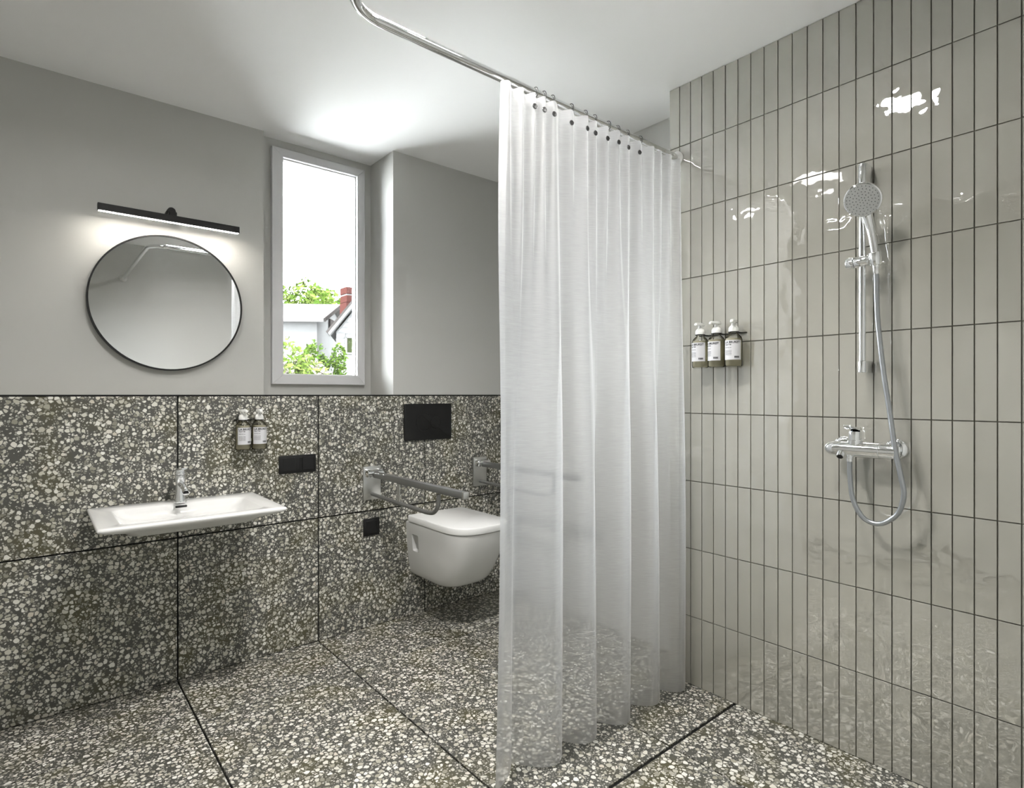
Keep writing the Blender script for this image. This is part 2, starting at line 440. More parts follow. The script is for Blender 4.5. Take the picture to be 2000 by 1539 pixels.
# ------------------------------------------------------------------ ceiling downlights
def downlight(x, y, r_, watts, label, hood=0):
    t = thing('ceiling_downlight', (x, y, ZC), label, 'lamp', 'ceiling lamps')
    bm = B(); lathe(bm, [(r_, 0), (r_ + .012, 0), (r_ + .012, -.012), (r_, -.014), (r_, -.003)], org=(x, y, ZC), n=40, cap=False)
    new('rim', bm, white_pl, t, 40)
    bm = B(); lathe(bm, [(.0, 0), (r_ - .0005, 0), (r_ - .0005, -.004), (.0, -.004)], org=(x, y, ZC), n=40, cap=False)
    bmesh.ops.remove_doubles(bm, verts=bm.verts, dist=1e-5)
    new('diffuser', bm, lampface, t)
    if hood:                          # added deep dark-lined cylinder, keeps the fill lamp's reflection off the tiles
        bm = B(); lathe(bm, [(r_ + .012, -.0), (r_ + .016, -.0), (r_ + .016, -hood), (r_ + .012, -hood)], org=(x, y, ZC), n=40, cap=False)
        new('cylinder', bm, white_pl, t, 40)
        bm = B(); lathe(bm, [(r_ + .0005, -.014), (r_ + .0118, -.014), (r_ + .0118, -hood), (r_ + .0005, -hood), (r_ + .0005, -.014)], org=(x, y, ZC), n=40, cap=False)
        new('baffle', bm, black, t, 40)
    ld = bpy.data.lights.new('downlight_lamp', 'AREA'); ld.shape = 'DISK'; ld.size = 2 * r_ - .004; ld.energy = watts
    ld.color = (1, .98, .95); ld.spread = math.radians(155)
    lo = bpy.data.objects.new('downlight_lamp', ld); C.objects.link(lo); lo.parent = t
    lo.location = (0, 0, -.016)
downlight(1.24, .82, .10, LAMP_W[0], 'round flush ceiling lamp over the shower')
downlight(.82, 1.36, .13, LAMP_W[1], 'added unseen fill lamp in a white cylinder with black baffle, middle of the room', .10)  # added out of view to light floor, toilet and walls from above
downlight(.26, 2.02, .10, LAMP_W[2], 'added unseen round fill lamp on the ceiling at the left before the mirror wall')  # second added lamp out of view, sets wall light and the washbasin shadow

# ------------------------------------------------------------------ mirror and its lamp
mx_, mz_, mr_ = .468, 1.606, .297
t = thing('round_mirror', (mx_, YU, mz_ - mr_), 'round wall mirror with thin black frame above the washbasin', 'mirror')
bm = B(); lathe(bm, [(.0, .0), (mr_ - .004, 0), (mr_ - .004, .021), (.0, .021)], (0, -1, 0), (mx_, YU - .002, mz_), 96, False)
bmesh.ops.remove_doubles(bm, verts=bm.verts, dist=1e-5)
new('mirror_glass', bm, mirror_m, t)
bm = B(); lathe(bm, [(mr_ - .0045, .0), (mr_ + .002, 0), (mr_ + .002, .026), (mr_ - .0045, .026), (mr_ - .0045, 0)], (0, -1, 0), (mx_, YU - .001, mz_), 96, False)
new('frame', bm, black, t, 40)
yl = 2.847
t = thing('mirror_lamp', (.467, YU, 1.945), 'slim black linear wall lamp with lit underside above the round mirror', 'lamp')
bm = B(); box(bm, .201, .734, yl - .012, yl + .014, 1.947, 1.9755, .001, 1); new('bar', bm, black, t)
bm = B(); box(bm, .204, .731, yl - .003, yl + .012, 1.9464, 1.948); new('diffuser', bm, led, t)
for x0 in (.201, .7315):
    bm = B(); box(bm, x0, x0 + .0025, yl - .012, yl + .014, 1.9462, 1.950); new('end_cap', bm, black, t)
bm = B(); lathe(bm, [(.0165, 0), (.0165, .07), (.015, .072), (0, .072)], (0, -1, 0), (.467, YU, 2.004), 28, False)
bmesh.ops.remove_doubles(bm, verts=bm.verts, dist=1e-5); new('wall_mount', bm, black, t, 40)
bm = B(); box(bm, .452, .482, yl - .006, YU - .05, 1.972, 1.994, .003, 1); new('arm', bm, black, t)

# ------------------------------------------------------------------ washbasin
zr = .762
cx, cy, hx, hy = .461, (2.27 + YB) / 2, .303, (YB - 2.27) / 2
t = thing('washbasin', (cx, YB, .65), 'shallow rectangular white ceramic washbasin on the terrazzo wall', 'washbasin')
bm = B()
rings = [rrect(cx, cy + .012, hx - .17, hy - .13, .05, zr - .062),
         rrect(cx, cy + .012, hx - .13, hy - .090, .05, zr - .060),
         rrect(cx, cy + .008, hx - .095, hy - .055, .045, zr - .050),
         rrect(cx, cy + .003, hx - .075, hy - .030, .035, zr - .030),
         rrect(cx, cy, hx - .018, hy - .008, .025, zr - .020),
         rrect(cx, cy, hx - .003, hy - .002, .018, zr - .014),
         rrect(cx, cy, hx, hy, .015, zr - .008),
         rrect(cx, cy, hx - .002, hy - .002, .014, zr - .002),
         rrect(cx, cy, hx - .007, hy - .007, .014, zr)]
yc, hyc = cy - .024, hy - .075           # the well sits forward, the tap deck is behind it
rings += [rrect(cx, yc, hx - .066, hyc, .035, zr - .001),
          rrect(cx, yc, hx - .073, hyc - .006, .034, zr - .005),
          rrect(cx, yc, hx - .086, hyc - .014, .034, zr - .020),
          rrect(cx, yc, hx - .115, hyc - .030, .034, zr - .036),
          rrect(cx, yc, hx - .16, hyc - .060, .034, zr - .044),
          rrect(cx, yc, .03, .03, .029, zr - .047)]
loft(bm, rings)
basin = new('bowl', bm, ceramic, t, 55)
ys_ = yc + hyc - .008
bm = B(); box(bm, cx - .021, cx + .021, ys_ - .006, ys_ + .004, zr - .018, zr - .009, .003, 2); new('overflow_slot', bm, black, t)
bm = B(); lathe(bm, [(0, 0), (.028, 0), (.030, .003), (.024, .006), (0, .007)], org=(cx, yc, zr - .047), n=24, cap=False)
bmesh.ops.remove_doubles(bm, verts=bm.verts, dist=1e-5); new('drain_plug', bm, chrome, t, 40)

# tap
fx, fy = .462, 2.655
t = thing('basin_tap', (fx, fy, zr), 'chrome single-lever mixer tap standing on the washbasin', 'tap')
bm = B(); lathe(bm, [(.024, 0), (.024, .004), (.0215, .006), (.0195, .03), (.0172, .055), (.0165, .07), (.0185, .088), (.0205, .105), (.0205, .112)], org=(fx, fy, zr), n=28)
new('body', bm, chrome, t, 40)
bm = B()
sp = smoothpath([(fx, fy - .012, zr + .075), (fx, fy - .05, zr + .074), (fx, fy - .095, zr + .064), (fx, fy - .112, zr + .052)], 5)
tube(bm, sp, [.0125 + .0015 * math.cos(i) * 0 for i in range(len(sp))], 16); new('spout', bm, chrome, t, 50)
bm = B(); lathe(bm, [(.009, 0), (.0105, .004)], (0, -.2, -1), (fx, fy - .1115, zr + .053), 16); new('aerator', bm, black, t, 40)
bm = B(); lathe(bm, [(.0205, .114), (.0212, .118), (.0205, .128), (.017, .133), (0, .134)], org=(fx, fy, zr), n=28, cap=False)
new('lever_base', bm, chrome, t, 40)
bm = B()
loft(bm, [[(fx - hw, y, z), (fx + hw, y, z), (fx + hw, y, z + th), (fx - hw, y, z + th)] for y, z, hw, th in
          ((fy + .014, zr + .130, .014, .010), (fy - .02, zr + .131, .015, .009), (fy - .06, zr + .137, .0125, .007), (fy - .085, zr + .143, .010, .005))])
bmesh.ops.bevel(bm, geom=list(bm.edges), offset=.002, segments=2, affect='EDGES'); new('lever', bm, chrome, t, 40)

# ------------------------------------------------------------------ switch plates and flush plate
def plate(name, x0, x1, z0, z1, label, cat, rockers):
    t = thing(name, ((x0 + x1) / 2, YB, z0), label, cat)
    bm = B(); box(bm, x0, x1, YB - .009, YB, z0, z1, .0025, 2); new('frame', bm, black, t, 40)
    for a, b in rockers:
        bm = B(); box(bm, a, b, YB - .0115, YB - .007, z0 + .012, z1 - .012, .0015, 1); new('rocker', bm, black, t)
    return t
plate('socket_plate', .878, 1.052, .829, .914, 'wide double black switch and socket plate right of the washbasin', 'switch', [(.893, .952), (.974, .984), (.986, 1.040)])
plate('switch_plate', 1.299, 1.388, .471, .561, 'small square black wall plate low beside the toilet', 'switch', [(1.313, 1.374)])
t = thing('flush_plate', (1.685, YB, .95), 'large rectangular black flush plate on the wall above the toilet', 'flush plate')
bm = B(); loft(bm, [[(x, YB - yy, z) for x, z, _ in rrect(1.685, 1.05, .152 - i_, .1 - i_, .01, 0)] for yy, i_ in ((0, 0), (.009, 0), (.011, .002))])
new('plate', bm, black, t, 40)
def outline(bm, pts, y):
    tube(bm, [(x, y, z) for x, z in pts], .0012, 6)
bm = B()
big = [(1.685 - .03 + .05 * math.cos(a), 1.05 + .05 * math.sin(a)) for a in [PI * .25 + i * (1.5 * PI) / 20 for i in range(21)]]
outline(bm, big, YB - .0112); new('large_button', bm, black, t)
bm = B()
small = [(1.685 + .045 + .032 * math.cos(2 * PI * i / 20), 1.045 + .032 * math.sin(2 * PI * i / 20)) for i in range(21)]
outline(bm, small, YB - .0112); new('small_button', bm, black, t)

# ------------------------------------------------------------------ fold-down grab bars
def grab_bar(xc, label):
    t = thing('grab_bar', (xc, YB, .66), label, 'grab bar', 'fold-down steel grab bars beside the toilet')
    bm = B(); box(bm, xc - .049, xc + .049, YB - .012, YB, .658, .831, .003, 2); new('wall_plate', bm, steel, t, 40)
    bm = B(); lathe(bm, [(.017, -.044), (.019, -.042), (.019, .042), (.017, .044)], (1, 0, 0), (xc, YB - .040, .797), 20)
    new('hinge', bm, chrome, t, 40)
    for dx in (-.040, .026):
        bm = B(); box(bm, xc + dx, xc + dx + .014, YB - .055, YB - .01, .777, .818, .003, 1); new('hinge_lug', bm, chrome, t)
    bm = B(); box(bm, xc - .014, xc + .014, 1.905, YB - .045, .776, .806, .004, 2); new('arm', bm, greysat, t, 40)
    bm = B(); box(bm, xc - .0142, xc + .0142, 1.892, 1.906, .7755, .8065, .004, 2); new('end_cap', bm, steel, t, 40)
    p = [(xc, YB - .012, .687), (xc, 2.50, .681), (xc, 2.25, .677), (xc, 2.19, .677), (xc, 2.140, .684), (xc, 2.106, .712), (xc, 2.098, .745), (xc, 2.098, .770)]
    bm = B(); tube(bm, smoothpath(p, 6), .0095, 14); new('lower_tube', bm, greysat, t, 50)
    bm = B(); box(bm, xc - .002, xc + .002, 2.44, 2.464, .680, .770); new('strut', bm, steel, t)
grab_bar(1.345, 'steel fold-down grab bar between the washbasin and the toilet')
grab_bar(2.040, 'steel fold-down grab bar on the far side of the toilet, partly behind the curtain')

# ------------------------------------------------------------------ toilet
tx = 1.722
def dring(hw, yfront, z, yback=YB, pw=3.0, n=28, dx=0):
    """D-shaped ring: straight sides, rounded front"""
    yst = yfront + hw * 1.05
    pts = [(tx + dx - hw, yback, z), (tx + dx - hw, (yback * 2 + yst) / 3, z), (tx + dx - hw, (yback + 2 * yst) / 3, z)]
    for i in range(n + 1):
        a = PI + PI * i / n
        c, s = math.cos(a), math.sin(a)
        X = hw * abs(c) ** (2 / pw) * (1 if c > 0 else -1); Y = (yst - yfront) * abs(s) ** (2 / pw) * -1
        pts.append((tx + dx + X, yst + Y, z))
    pts += [(tx + dx + hw, (yback + 2 * yst) / 3, z), (tx + dx + hw, (yback * 2 + yst) / 3, z), (tx + dx + hw, yback, z)]
    return pts
t = thing('toilet', (tx, YB, .215), 'wall-hung white toilet with closed lid under the black flush plate', 'toilet')
bm = B()
loft(bm, [dring(.118, 2.425, .222), dring(.132, 2.395, .226), dring(.142, 2.370, .238), dring(.150, 2.345, .262), dring(.158, 2.312, .31),
          dring(.166, 2.275, .38), dring(.171, 2.248, .45), dring(.173, 2.235, .50), dring(.173, 2.233, .514), dring(.170, 2.236, .5165)])
me = bpy.data.meshes.new('cut'); cb = B(); box(cb, tx - .20, tx - .128, 2.618, 2.682, .368, .458, .008, 2); cb.to_mesh(me); cb.free()
cut = bpy.data.objects.new('cut', me); C.objects.link(cut)
bowl = new('bowl', bm, ceramic, t, 45)
cut.location = -Vector(t.location)
md = bowl.modifiers.new('b', 'BOOLEAN'); md.operation = 'DIFFERENCE'; md.object = cut; md.solver = 'EXACT'
bowl.parent = None
dg = bpy.context.evaluated_depsgraph_get(); dg.update()
me2 = bpy.data.meshes.new_from_object(bowl.evaluated_get(dg))
bowl.modifiers.clear(); bowl.data = me2; bowl.parent = t
me2.shade_smooth(); me2.set_sharp_from_angle(angle=math.radians(45))
bpy.data.objects.remove(cut)
bm = B()
loft(bm, [dring(.171, 2.232, .520, YB - .03), dring(.176, 2.226, .5215, YB - .03), dring(.177, 2.224, .526, YB - .03), dring(.177, 2.224, .549, YB - .03), dring(.1755, 2.2255, .553, YB - .03), dring(.172, 2.229, .5548, YB - .03)])
new('lid', bm, lidmat, t, 45)
bm = B(); box(bm, tx - .165, tx + .165, YB - .032, YB - .004, .516, .545, .006, 2); new('lid_hinge', bm, lidmat, t, 40)

# ------------------------------------------------------------------ soap bottles and their holders
def make_bottle(label, group):
    """built at its own origin: wall behind at +Y, nozzle towards -Y"""
    t = thing('soap_bottle', (0, 0, 0), label, 'soap bottle', group)
    r = .0315
    bm = B(); lathe(bm, [(r - .006, 0), (r - .001, .002), (r, .007), (r, .104), (r - .003, .113), (r - .010, .121), (.0145, .127), (.0135, .131)], n=32)
    new('glass_body', bm, bottle_m, t, 50)
    bm = B(); lathe(bm, [(r - .007, .004), (r - .003, .008), (r - .0025, .1035), (r - .0035, .108)], n=28)
    new('soap', bm, liquid_m, t, 50)
    bm = B(); rl = r + .0004; n = 18; a0, a1 = math.radians(-90 - 62), math.radians(-90 + 62)
    rows = []
    for z in (.026, .100):
        rows.append([bm.verts.new((rl * math.cos(a0 + (a1 - a0) * i / n), rl * math.sin(a0 + (a1 - a0) * i / n), z)) for i in range(n + 1)])
    for i in range(n): bm.faces.new((rows[0][i], rows[0][i + 1], rows[1][i + 1], rows[1][i]))
    lab = new('label', bm, label_m, t, 60)
    rr_ = rl + .0004
    def wrap(x0, z0):
        return lambda x, y: Vector((rr_ * math.sin((x0 + x) / rr_), -rr_ * math.cos((x0 + x) / rr_), z0 + y))
    fontmesh('L:A BRUKET', .0112, ink, 'print', lab, wrap(-.031, .0885))
    fontmesh('Hand Tvål', .0065, ink, 'print', lab, wrap(-.030, .081))
    fontmesh('Hand & body soap', .0036, ink, 'print', lab, wrap(-.030, .071))
    for k in range(5): fontmesh('aqua, sea salt, oil, lemon', .0029, ink, 'print', lab, wrap(-.030, .0605 - k * .0042))
    bm = B()
    for i in range(6): 
        x0 = .008 + i * .0031
        for sgn in (0,):
            f = wrap(0, .0325); vs = [bm.verts.new(f(x0 + dx, dz)) for dx, dz in ((0, 0), (.0022, 0), (.0022, .0075), (0, .0075))]
            bm.faces.new(vs)
    o = new('print', bm, ink, lab)
    bm = B(); lathe(bm, [(.0175, .1335), (.0180, .135), (.0180, .146), (.0155, .152), (.011, .157), (.0085, .1585), (.008, .170)], n=24)
    new('pump_collar', bm, white_pl, t, 40)
    bm = B()
    loft(bm, [[(-hw, y, z), (hw, y, z), (hw * .8, y, z + th), (-hw * .8, y, z + th)] for y, z, hw, th in ((.021, .1695, .008, .007), (.014, .168, .0130, .0115), (-.012, .168, .0120, .0115), (-.034, .170, .007, .008), (-.042, .1660, .0055, .008))])
    bmesh.ops.bevel(bm, geom=list(bm.edges), offset=.0015, segments=2, affect='EDGES')
    new('pump_head', bm, white_pl, t, 40)
    return t
def dup(root, label):
    r = root.copy(); C.objects.link(r); r['label'] = label
    for ch in list(root.children):
        c = ch.copy(); C.objects.link(c); c.parent = r
        for g_ in list(ch.children):
            d = g_.copy(); C.objects.link(d); d.parent = c
    return r
def make_holder(name, base, rot, offs, label):
    t = thing(name, (0, 0, 0), label, 'bottle holder', 'black wall holders for soap bottles')
    w0, w1 = min(offs) - .03, max(offs) + .03
    bm = B(); box(bm, w0, w1, .0405, .0462, -.0016, .0016); new('wall_strip', bm, black, t)
    for dx in offs:
        bm = B(); lathe(bm, [(.0142, -.0015), (.0195, -.0015), (.0195, .0015), (.0142, .0015), (.0142, -.0015)], org=(dx, 0, 0), n=24, cap=False)
        box(bm, dx - .011, dx + .011, .0178, .0435, -.0015, .0015)
        new('neck_ring', bm, black, t, 40)
    t.location = base; t.rotation_euler = (0, 0, rot)
    return t
sb = make_bottle('soap bottle', 'clear pump soap bottles in the wall holders')
yb_ = YB - .0465
items = [((.711, yb_, .956), 0, 'clear soap bottle nearest the tap, left of the two on the terrazzo wall'),
         ((.779, yb_, .956), 0, 'clear soap bottle towards the switch plate, right of the two on the terrazzo wall'),
         ((XT - .0465, 1.268, 1.306), -PI / 2, 'clear soap bottle nearest the curtain of the three on the shower wall'),
         ((XT - .0465, 1.197, 1.306), -PI / 2, 'middle clear soap bottle of the three on the shower wall'),
         ((XT - .0465, 1.126, 1.306), -PI / 2, 'clear soap bottle nearest the shower rail of the three on the shower wall')]
for i, (loc, rz, lb) in enumerate(items):
    o = sb if i == 0 else dup(sb, lb)
    o['label'] = lb; o.location = loc; o.rotation_euler = (0, 0, rz + (.12, -.05, .10, -.08, .35)[i])
make_holder('bottle_holder', (.745, yb_, .956 + .1322), 0, [-.034, .034], 'black two-bottle wall holder on the terrazzo wall')
make_holder('bottle_holder', (XT - .0465, 1.197, 1.306 + .1322), -PI / 2, [-.071, 0, .071], 'black three-bottle wall holder on the shower wall')

# ------------------------------------------------------------------ curtain rod, rings, curtain
ZR, YROD, RR = 2.197, 1.400, .0135
t = thing('curtain_rod', (1.3, YROD, ZR), 'bent chrome shower curtain rod running to the tiled wall', 'curtain rod')
xb, rb = .595, .115
p = [(xb, YR + .004, ZR), (xb, .6, ZR), (xb, YROD - rb, ZR)]
for i in range(1, 13):
    a = PI - (PI / 2) * i / 12
    p.append((xb + rb + rb * math.cos(a), YROD - rb + rb * math.sin(a), ZR))
p += [(1.4, YROD, ZR), (XT - .004, YROD, ZR)]
bm = B(); tube(bm, p, RR, 20); new('tube', bm, chrome, t, 50)
bm = B(); lathe(bm, [(.030, 0), (.030, .006), (.018, .012), (.0145, .014)], (-1, 0, 0), (XT - .001, YROD + .005, ZR), 28); new('wall_flange', bm, white_pl, t, 40)
bm = B(); lathe(bm, [(.030, 0), (.030, .006), (.018, .012), (.0145, .014)], (0, 1, 0), (xb, YR + .001, ZR), 28); new('wall_flange', bm, steel, t, 40)

EY = [1.243, 1.280, 1.319, 1.414, 1.480, 1.525, 1.600, 1.651, 1.708, 1.785]
RX = [1.271, 1.308, 1.348, 1.439, 1.510, 1.559, 1.635, 1.688, 1.745, 1.824]
YC = 1.372
pk = [1.052, 1.300, 1.470, 1.656, 1.838, 2.010, 2.19]
def phase(x):
    for i in range(len(pk) - 1):
        if x <= pk[i + 1] or i == len(pk) - 2:
            return i + (x - pk[i]) / (pk[i + 1] - pk[i])
tp = [1.05, 1.125, 1.19] + EY + [1.86, 1.92, 1.98, 2.04, 2.1]
def tphase(x):
    for i in range(len(tp) - 1):
        if x <= tp[i + 1] or i == len(tp) - 2:
            return i + (x - tp[i]) / (tp[i + 1] - tp[i])
def sst(a, b, x):
    q = min(1, max(0, (x - a) / (b - a))); return q * q * (3 - 2 * q)
ZT, ZB = 2.172, .012
def cloth(u, v):
    """u 0..1 across, v 0 top .. 1 bottom"""
    x = (1.102 + (2.062 - 1.102) * u) * (1 - v) + (1.056 + (2.068 - 1.056) * u) * v
    k = sst(.02, .55, v)
    f1 = 2 * PI * phase(x); f2 = 2 * PI * tphase(x)
    am = (.016 + .030 * sst(.05, .8, v)) * (.62 + .38 * sst(0, .2, u))
    big = -am * math.cos(f1) - .14 * am * math.cos(2 * f1 + .6)
    sm = -.010 * math.cos(f2)
    mid = -.0075 * math.cos(1.5 * f1 + 1.3) * math.sin(PI * v)
    y = YC + big * (.25 + .75 * k) + sm * (1 - k) ** 1.5 + mid
    xs = x + (.010 + .018 * k) * math.sin(f1) * (.5 + .5 * k)
    z = ZT + (ZB - ZT) * v
    z += .010 * math.sin(f1 * .5 + 1) * v * .4
    if v < .05: z += -.006 * (1 - math.cos(f2)) * .5 * (1 - v / .05)
    return (xs, y, z)
t = thing('shower_curtain', (1.57, YC, 0), 'white sheer floor-length shower curtain drawn to the tiled wall', 'curtain')
bm = B(); NU, NV = 300, 70
grid = [[bm.verts.new(cloth(i / NU, j / NV)) for i in range(NU + 1)] for j in range(NV + 1)]
for j in range(NV):
    for i in range(NU):
        bm.faces.new((grid[j][i], grid[j][i + 1], grid[j + 1][i + 1], grid[j + 1][i]))
fab = new('fabric', bm, fabric, t); fab.data.shade_smooth()
def hemstrip(name, u0, u1, v0, v1, nu, nv, off):
    bm = B(); gr = []
    for j in range(nv + 1):
        row = []
        for i in range(nu + 1):
            q = cloth(u0 + (u1 - u0) * i / nu, v0 + (v1 - v0) * j / nv); row.append(bm.verts.new((q[0], q[1] - off, q[2])))
        gr.append(row)
    for j in range(nv):
        for i in range(nu): bm.faces.new((gr[j][i], gr[j][i + 1], gr[j + 1][i + 1], gr[j + 1][i]))
    o = new(name, bm, fabric, t); o.data.shade_smooth(); return o
hemstrip('side_hem', 0, .022, 0, 1, 3, 60, .0012)
hemstrip('top_hem', 0, 1, 0, .022, 300, 3, .0012)
for x in EY:
    u = (x - 1.102) / .96
    q = cloth(u, .0205); q2 = cloth(u + .004, .0205); q1 = cloth(u - .004, .0205)
    tg = (Vector(q2) - Vector(q1)); tg.z = 0; nr = Vector((tg.y, -tg.x, 0)).normalized()
    bm = B(); lathe(bm, [(.0070, -.001), (.0085, -.0012), (.0090, .0005), (.0075, .0020), (.003, .0012)], nr, Vector(q) + nr * .001, 18)
    new('eyelet', bm, eyelet_m, t, 40)
ORD = ['first', 'second', 'third', 'fourth', 'fifth', 'sixth', 'seventh', 'eighth', 'ninth', 'tenth']
for k, (x, ex) in enumerate(zip(RX, EY)):
    q = cloth((ex - 1.102) / .96, .0205)
    path = [(ex, q[1] - .006, q[2] + .001), (ex + .001, q[1] + .004, q[2] - .004), (ex + .003, YROD + .004, q[2] + .010), (x - .006, YROD + .014, ZR - .030),
            (x, YROD + .0165, ZR - .004), (x, YROD + .012, ZR + .013), (x, YROD, ZR + .0175), (x, YROD - .012, ZR + .013), (x, YROD - .0165, ZR), (x, YROD - .013, ZR - .012), (x, YROD - .002, ZR - .0175)]
    bm = B(); tube(bm, smoothpath(path, 5), .0013, 8)
    o = new('curtain_ring', bm, eyelet_m)
    tag(o, ORD[k] + ' thin wire curtain ring on the rod counted from the free end', 'curtain ring', 'thin wire curtain rings on the rod')

# ------------------------------------------------------------------ shower fittings
t = thing('shower_rail', (XT, .68, 1.27), 'chrome upright shower rail on the tiled wall', 'shower rail')
rx, ry = 2.030, .680
bm = B(); tube(bm, [(rx, ry, 1.285), (rx, ry, 1.92)], .0105, 20); new('rail', bm, chrome, t, 40)
for z0, z1 in ((1.270, 1.308), (1.868, 1.936)):
    bm = B(); loft(bm, [[(x, y, z) for x, y, _ in rrect((rx + XT) / 2 - .006, ry, (XT - rx) / 2 + .007, .0125, .0124, 0)] for z in (z0, z1)])
    bmesh.ops.bevel(bm, geom=[e for e in bm.edges if abs(e.verts[0].co.z - e.verts[1].co.z) < 1e-4], offset=.0015, segments=1, affect='EDGES')
    new('bracket', bm, chrome, t, 30)
bm = B(); lathe(bm, [(.0165, -.020), (.0175, -.018), (.0175, .018), (.0165, .020)], (0, 1, 0), (rx - .004, ry, 1.624), 24); new('slider', bm, chrome, t, 40)
bm = B(); lathe(bm, [(.016, .022), (.0185, .024), (.0185, .042), (.016, .045), (0, .0455)], (0, 1, 0), (rx - .004, ry, 1.624), 24, False)
new('slider_knob', bm, chrome, t, 40)
bm = B(); tube(bm, [(rx - .004, ry - .018, 1.624), (rx - .006, ry - .030, 1.626)], .014, 16)
lathe(bm, [(.0150, -.020), (.0165, -.018), (.0175, .018), (.0165, .020)], (-.22, 0, 1), (rx - .010, ry - .040, 1.626), 20); new('hand_shower_cradle', bm, chrome, t, 40)

HX, HY, HZ = 1.958, .6555, 1.800
t = thing('hand_shower', (HX, HY, HZ), 'round chrome hand shower hanging at the top of the rail', 'hand shower')
ax = Vector((-.86, -.10, -.50)).normalized()
bm = B(); lathe(bm, [(0, -.030), (.020, -.029), (.036, -.022), (.0485, -.012), (.0525, -.003), (.0520, .003), (.0485, .005)], ax, (HX, HY, HZ), 40, False)
bmesh.ops.remove_doubles(bm, verts=bm.verts, dist=1e-5)
new('head', bm, chrome, t, 50)
bm = B(); lathe(bm, [(0, .0048), (.0486, .0048), (.0486, .003), (0, .003)], ax, (HX, HY, HZ), 40, False); bmesh.ops.remove_doubles(bm, verts=bm.verts, dist=1e-5)
new('spray_face', bm, headface, t, 40)
q = Vector((0, 0, 1)).rotation_difference(ax)
bm = B()
for k, n in enumerate((1, 6, 11, 16, 21, 26)):
    for i in range(n):
        a = 2 * PI * i / n + k * .3; rr_ = k * .0086
        c = Vector((HX, HY, HZ)) + q @ Vector((rr_ * math.cos(a), rr_ * math.sin(a), .0047))
        lathe(bm, [(.0013, 0), (.0010, .0014)], ax, c, 6)
nzl = new('spray_nozzles', bm, dark_rub, t); nzl['kind'] = 'stuff'
bm = B()
hp = smoothpath([(1.987, .659, 1.782), (2.001, .653, 1.745), (2.012, .646, 1.690), (2.020, .640, 1.626), (2.024, .640, 1.600)], 6)
tube(bm, hp, [.0165 - .0055 * sst(0, .5, i / (len(hp) - 1)) for i in range(len(hp))], 18); new('handle', bm, chrome, t, 50)
bm = B(); lathe(bm, [(.0085, 0), (.0095, .004), (.0095, .022), (.0075, .026)], (.08, 0, -1), (2.023, .640, 1.604), 16); new('hose_nut', bm, chrome, t, 40)

hp = [(2.025, .640, 1.578), (2.026, .638, 1.474), (2.026, .634, 1.409), (2.025, .621, 1.281), (2.022, .603, 1.154), (2.012, .585, 1.035), (2.010, .569, .953), (2.013, .562, .90),
      (2.020, .577, .843), (2.024, .609, .808), (2.025, .641, .796), (2.024, .677, .810), (2.022, .705, .864), (2.020, .713, .937), (2.019, .7135, .985)]
bm = B(); tube(bm, smoothpath(hp, 7), .0075, 14)
o = new('shower_hose', bm, hose_m, None, 50)
tag(o, 'silver shower hose looping from hand shower down to the wall mixer', 'shower hose')

t = thing('shower_mixer', (XT, .677, .99), 'chrome single-lever shower mixer on the tiled wall under the rail', 'shower mixer')
mzc, mxc = 1.024, 2.026
bm = B(); lathe(bm, [(.0, -.112), (.010, -.1105), (.0165, -.106), (.0225, -.095), (.024, -.08), (.0245, -.045), (.0245, .0), (.0245, .046), (.0255, .0465), (.0255, .049), (.0235, .050), (.0235, .088), (.0225, .094), (.015, .098), (0, .0985)], (0, -1, 0), (mxc, .679, mzc), 32, False)
bmesh.ops.remove_doubles(bm, verts=bm.verts, dist=1e-5); new('body', bm, chrome, t, 35)
for yy in (.755, .603):
    bm = B(); lathe(bm, [(.033, 0), (.033, .004), (.029, .010), (.020, .014)], (-1, 0, 0), (XT - .0005, yy, mzc + .004), 32); new('wall_rosette', bm, chrome, t, 40)
    bm = B(); tube(bm, [(XT - .01, yy, mzc + .003), (mxc, yy, mzc)], .0155, 20); new('inlet', bm, chrome, t, 40)
bm = B(); lathe(bm, [(.0205, .012), (.0215, .024), (.0215, .030), (.0200, .031), (.0200, .052), (.0185, .058), (.010, .062), (0, .0625)], org=(mxc, .700, mzc), n=28, cap=False)
new('cartridge', bm, chrome, t, 35)
bm = B()
loft(bm, [[(mxc + a, .700 + s * hw, mzc + z + (th if k else 0)) for k in (0, 1) for s in ((-1, 1) if not k else (1, -1))] for a, z, hw, th in
          ((.020, .058, .012, .008), (.004, .061, .0185, .010), (-.022, .064, .018, .009), (-.050, .070, .014, .006), (-.072, .078, .0105, .004))])
bmesh.ops.bevel(bm, geom=list(bm.edges), offset=.0018, segments=2, affect='EDGES'); new('lever', bm, chrome, t, 40)
bm = B(); tube(bm, [(mxc - .012, .735, mzc - .008), (mxc - .028, .735, mzc - .024)], .0115, 18); new('spout', bm, chrome, t, 40)
bm = B(); lathe(bm, [(.0088, 0), (.0088, .0012)], (-.016, 0, -.016), (mxc - .0278, .735, mzc - .0238), 18); new('aerator', bm, black, t, 40)
bm = B(); lathe(bm, [(.0115, .0), (.0115, -.012), (.0098, -.013), (.0098, -.022)], org=(2.019, .7135, mzc - .017), n=18); new('hose_outlet', bm, chrome, t, 40)

# linear drain in the joint between floor slabs
t = thing('linear_drain', (1.4, 1.147, -.01), 'narrow black linear drain slot across the shower floor', 'drain')
bm = B(); box(bm, XL + .01, XT + .004, 1.1412, 1.1528, -.0102, -.005)
new('channel', bm, black, t)

# ------------------------------------------------------------------ outside
GZ = -.35
bm = B(); box(bm, -45, 60, 3.13, 75, GZ - .3, GZ)
tag(new('ground_outside', bm, ground_m), 'sunlit pale ground outside the window', kind='structure')

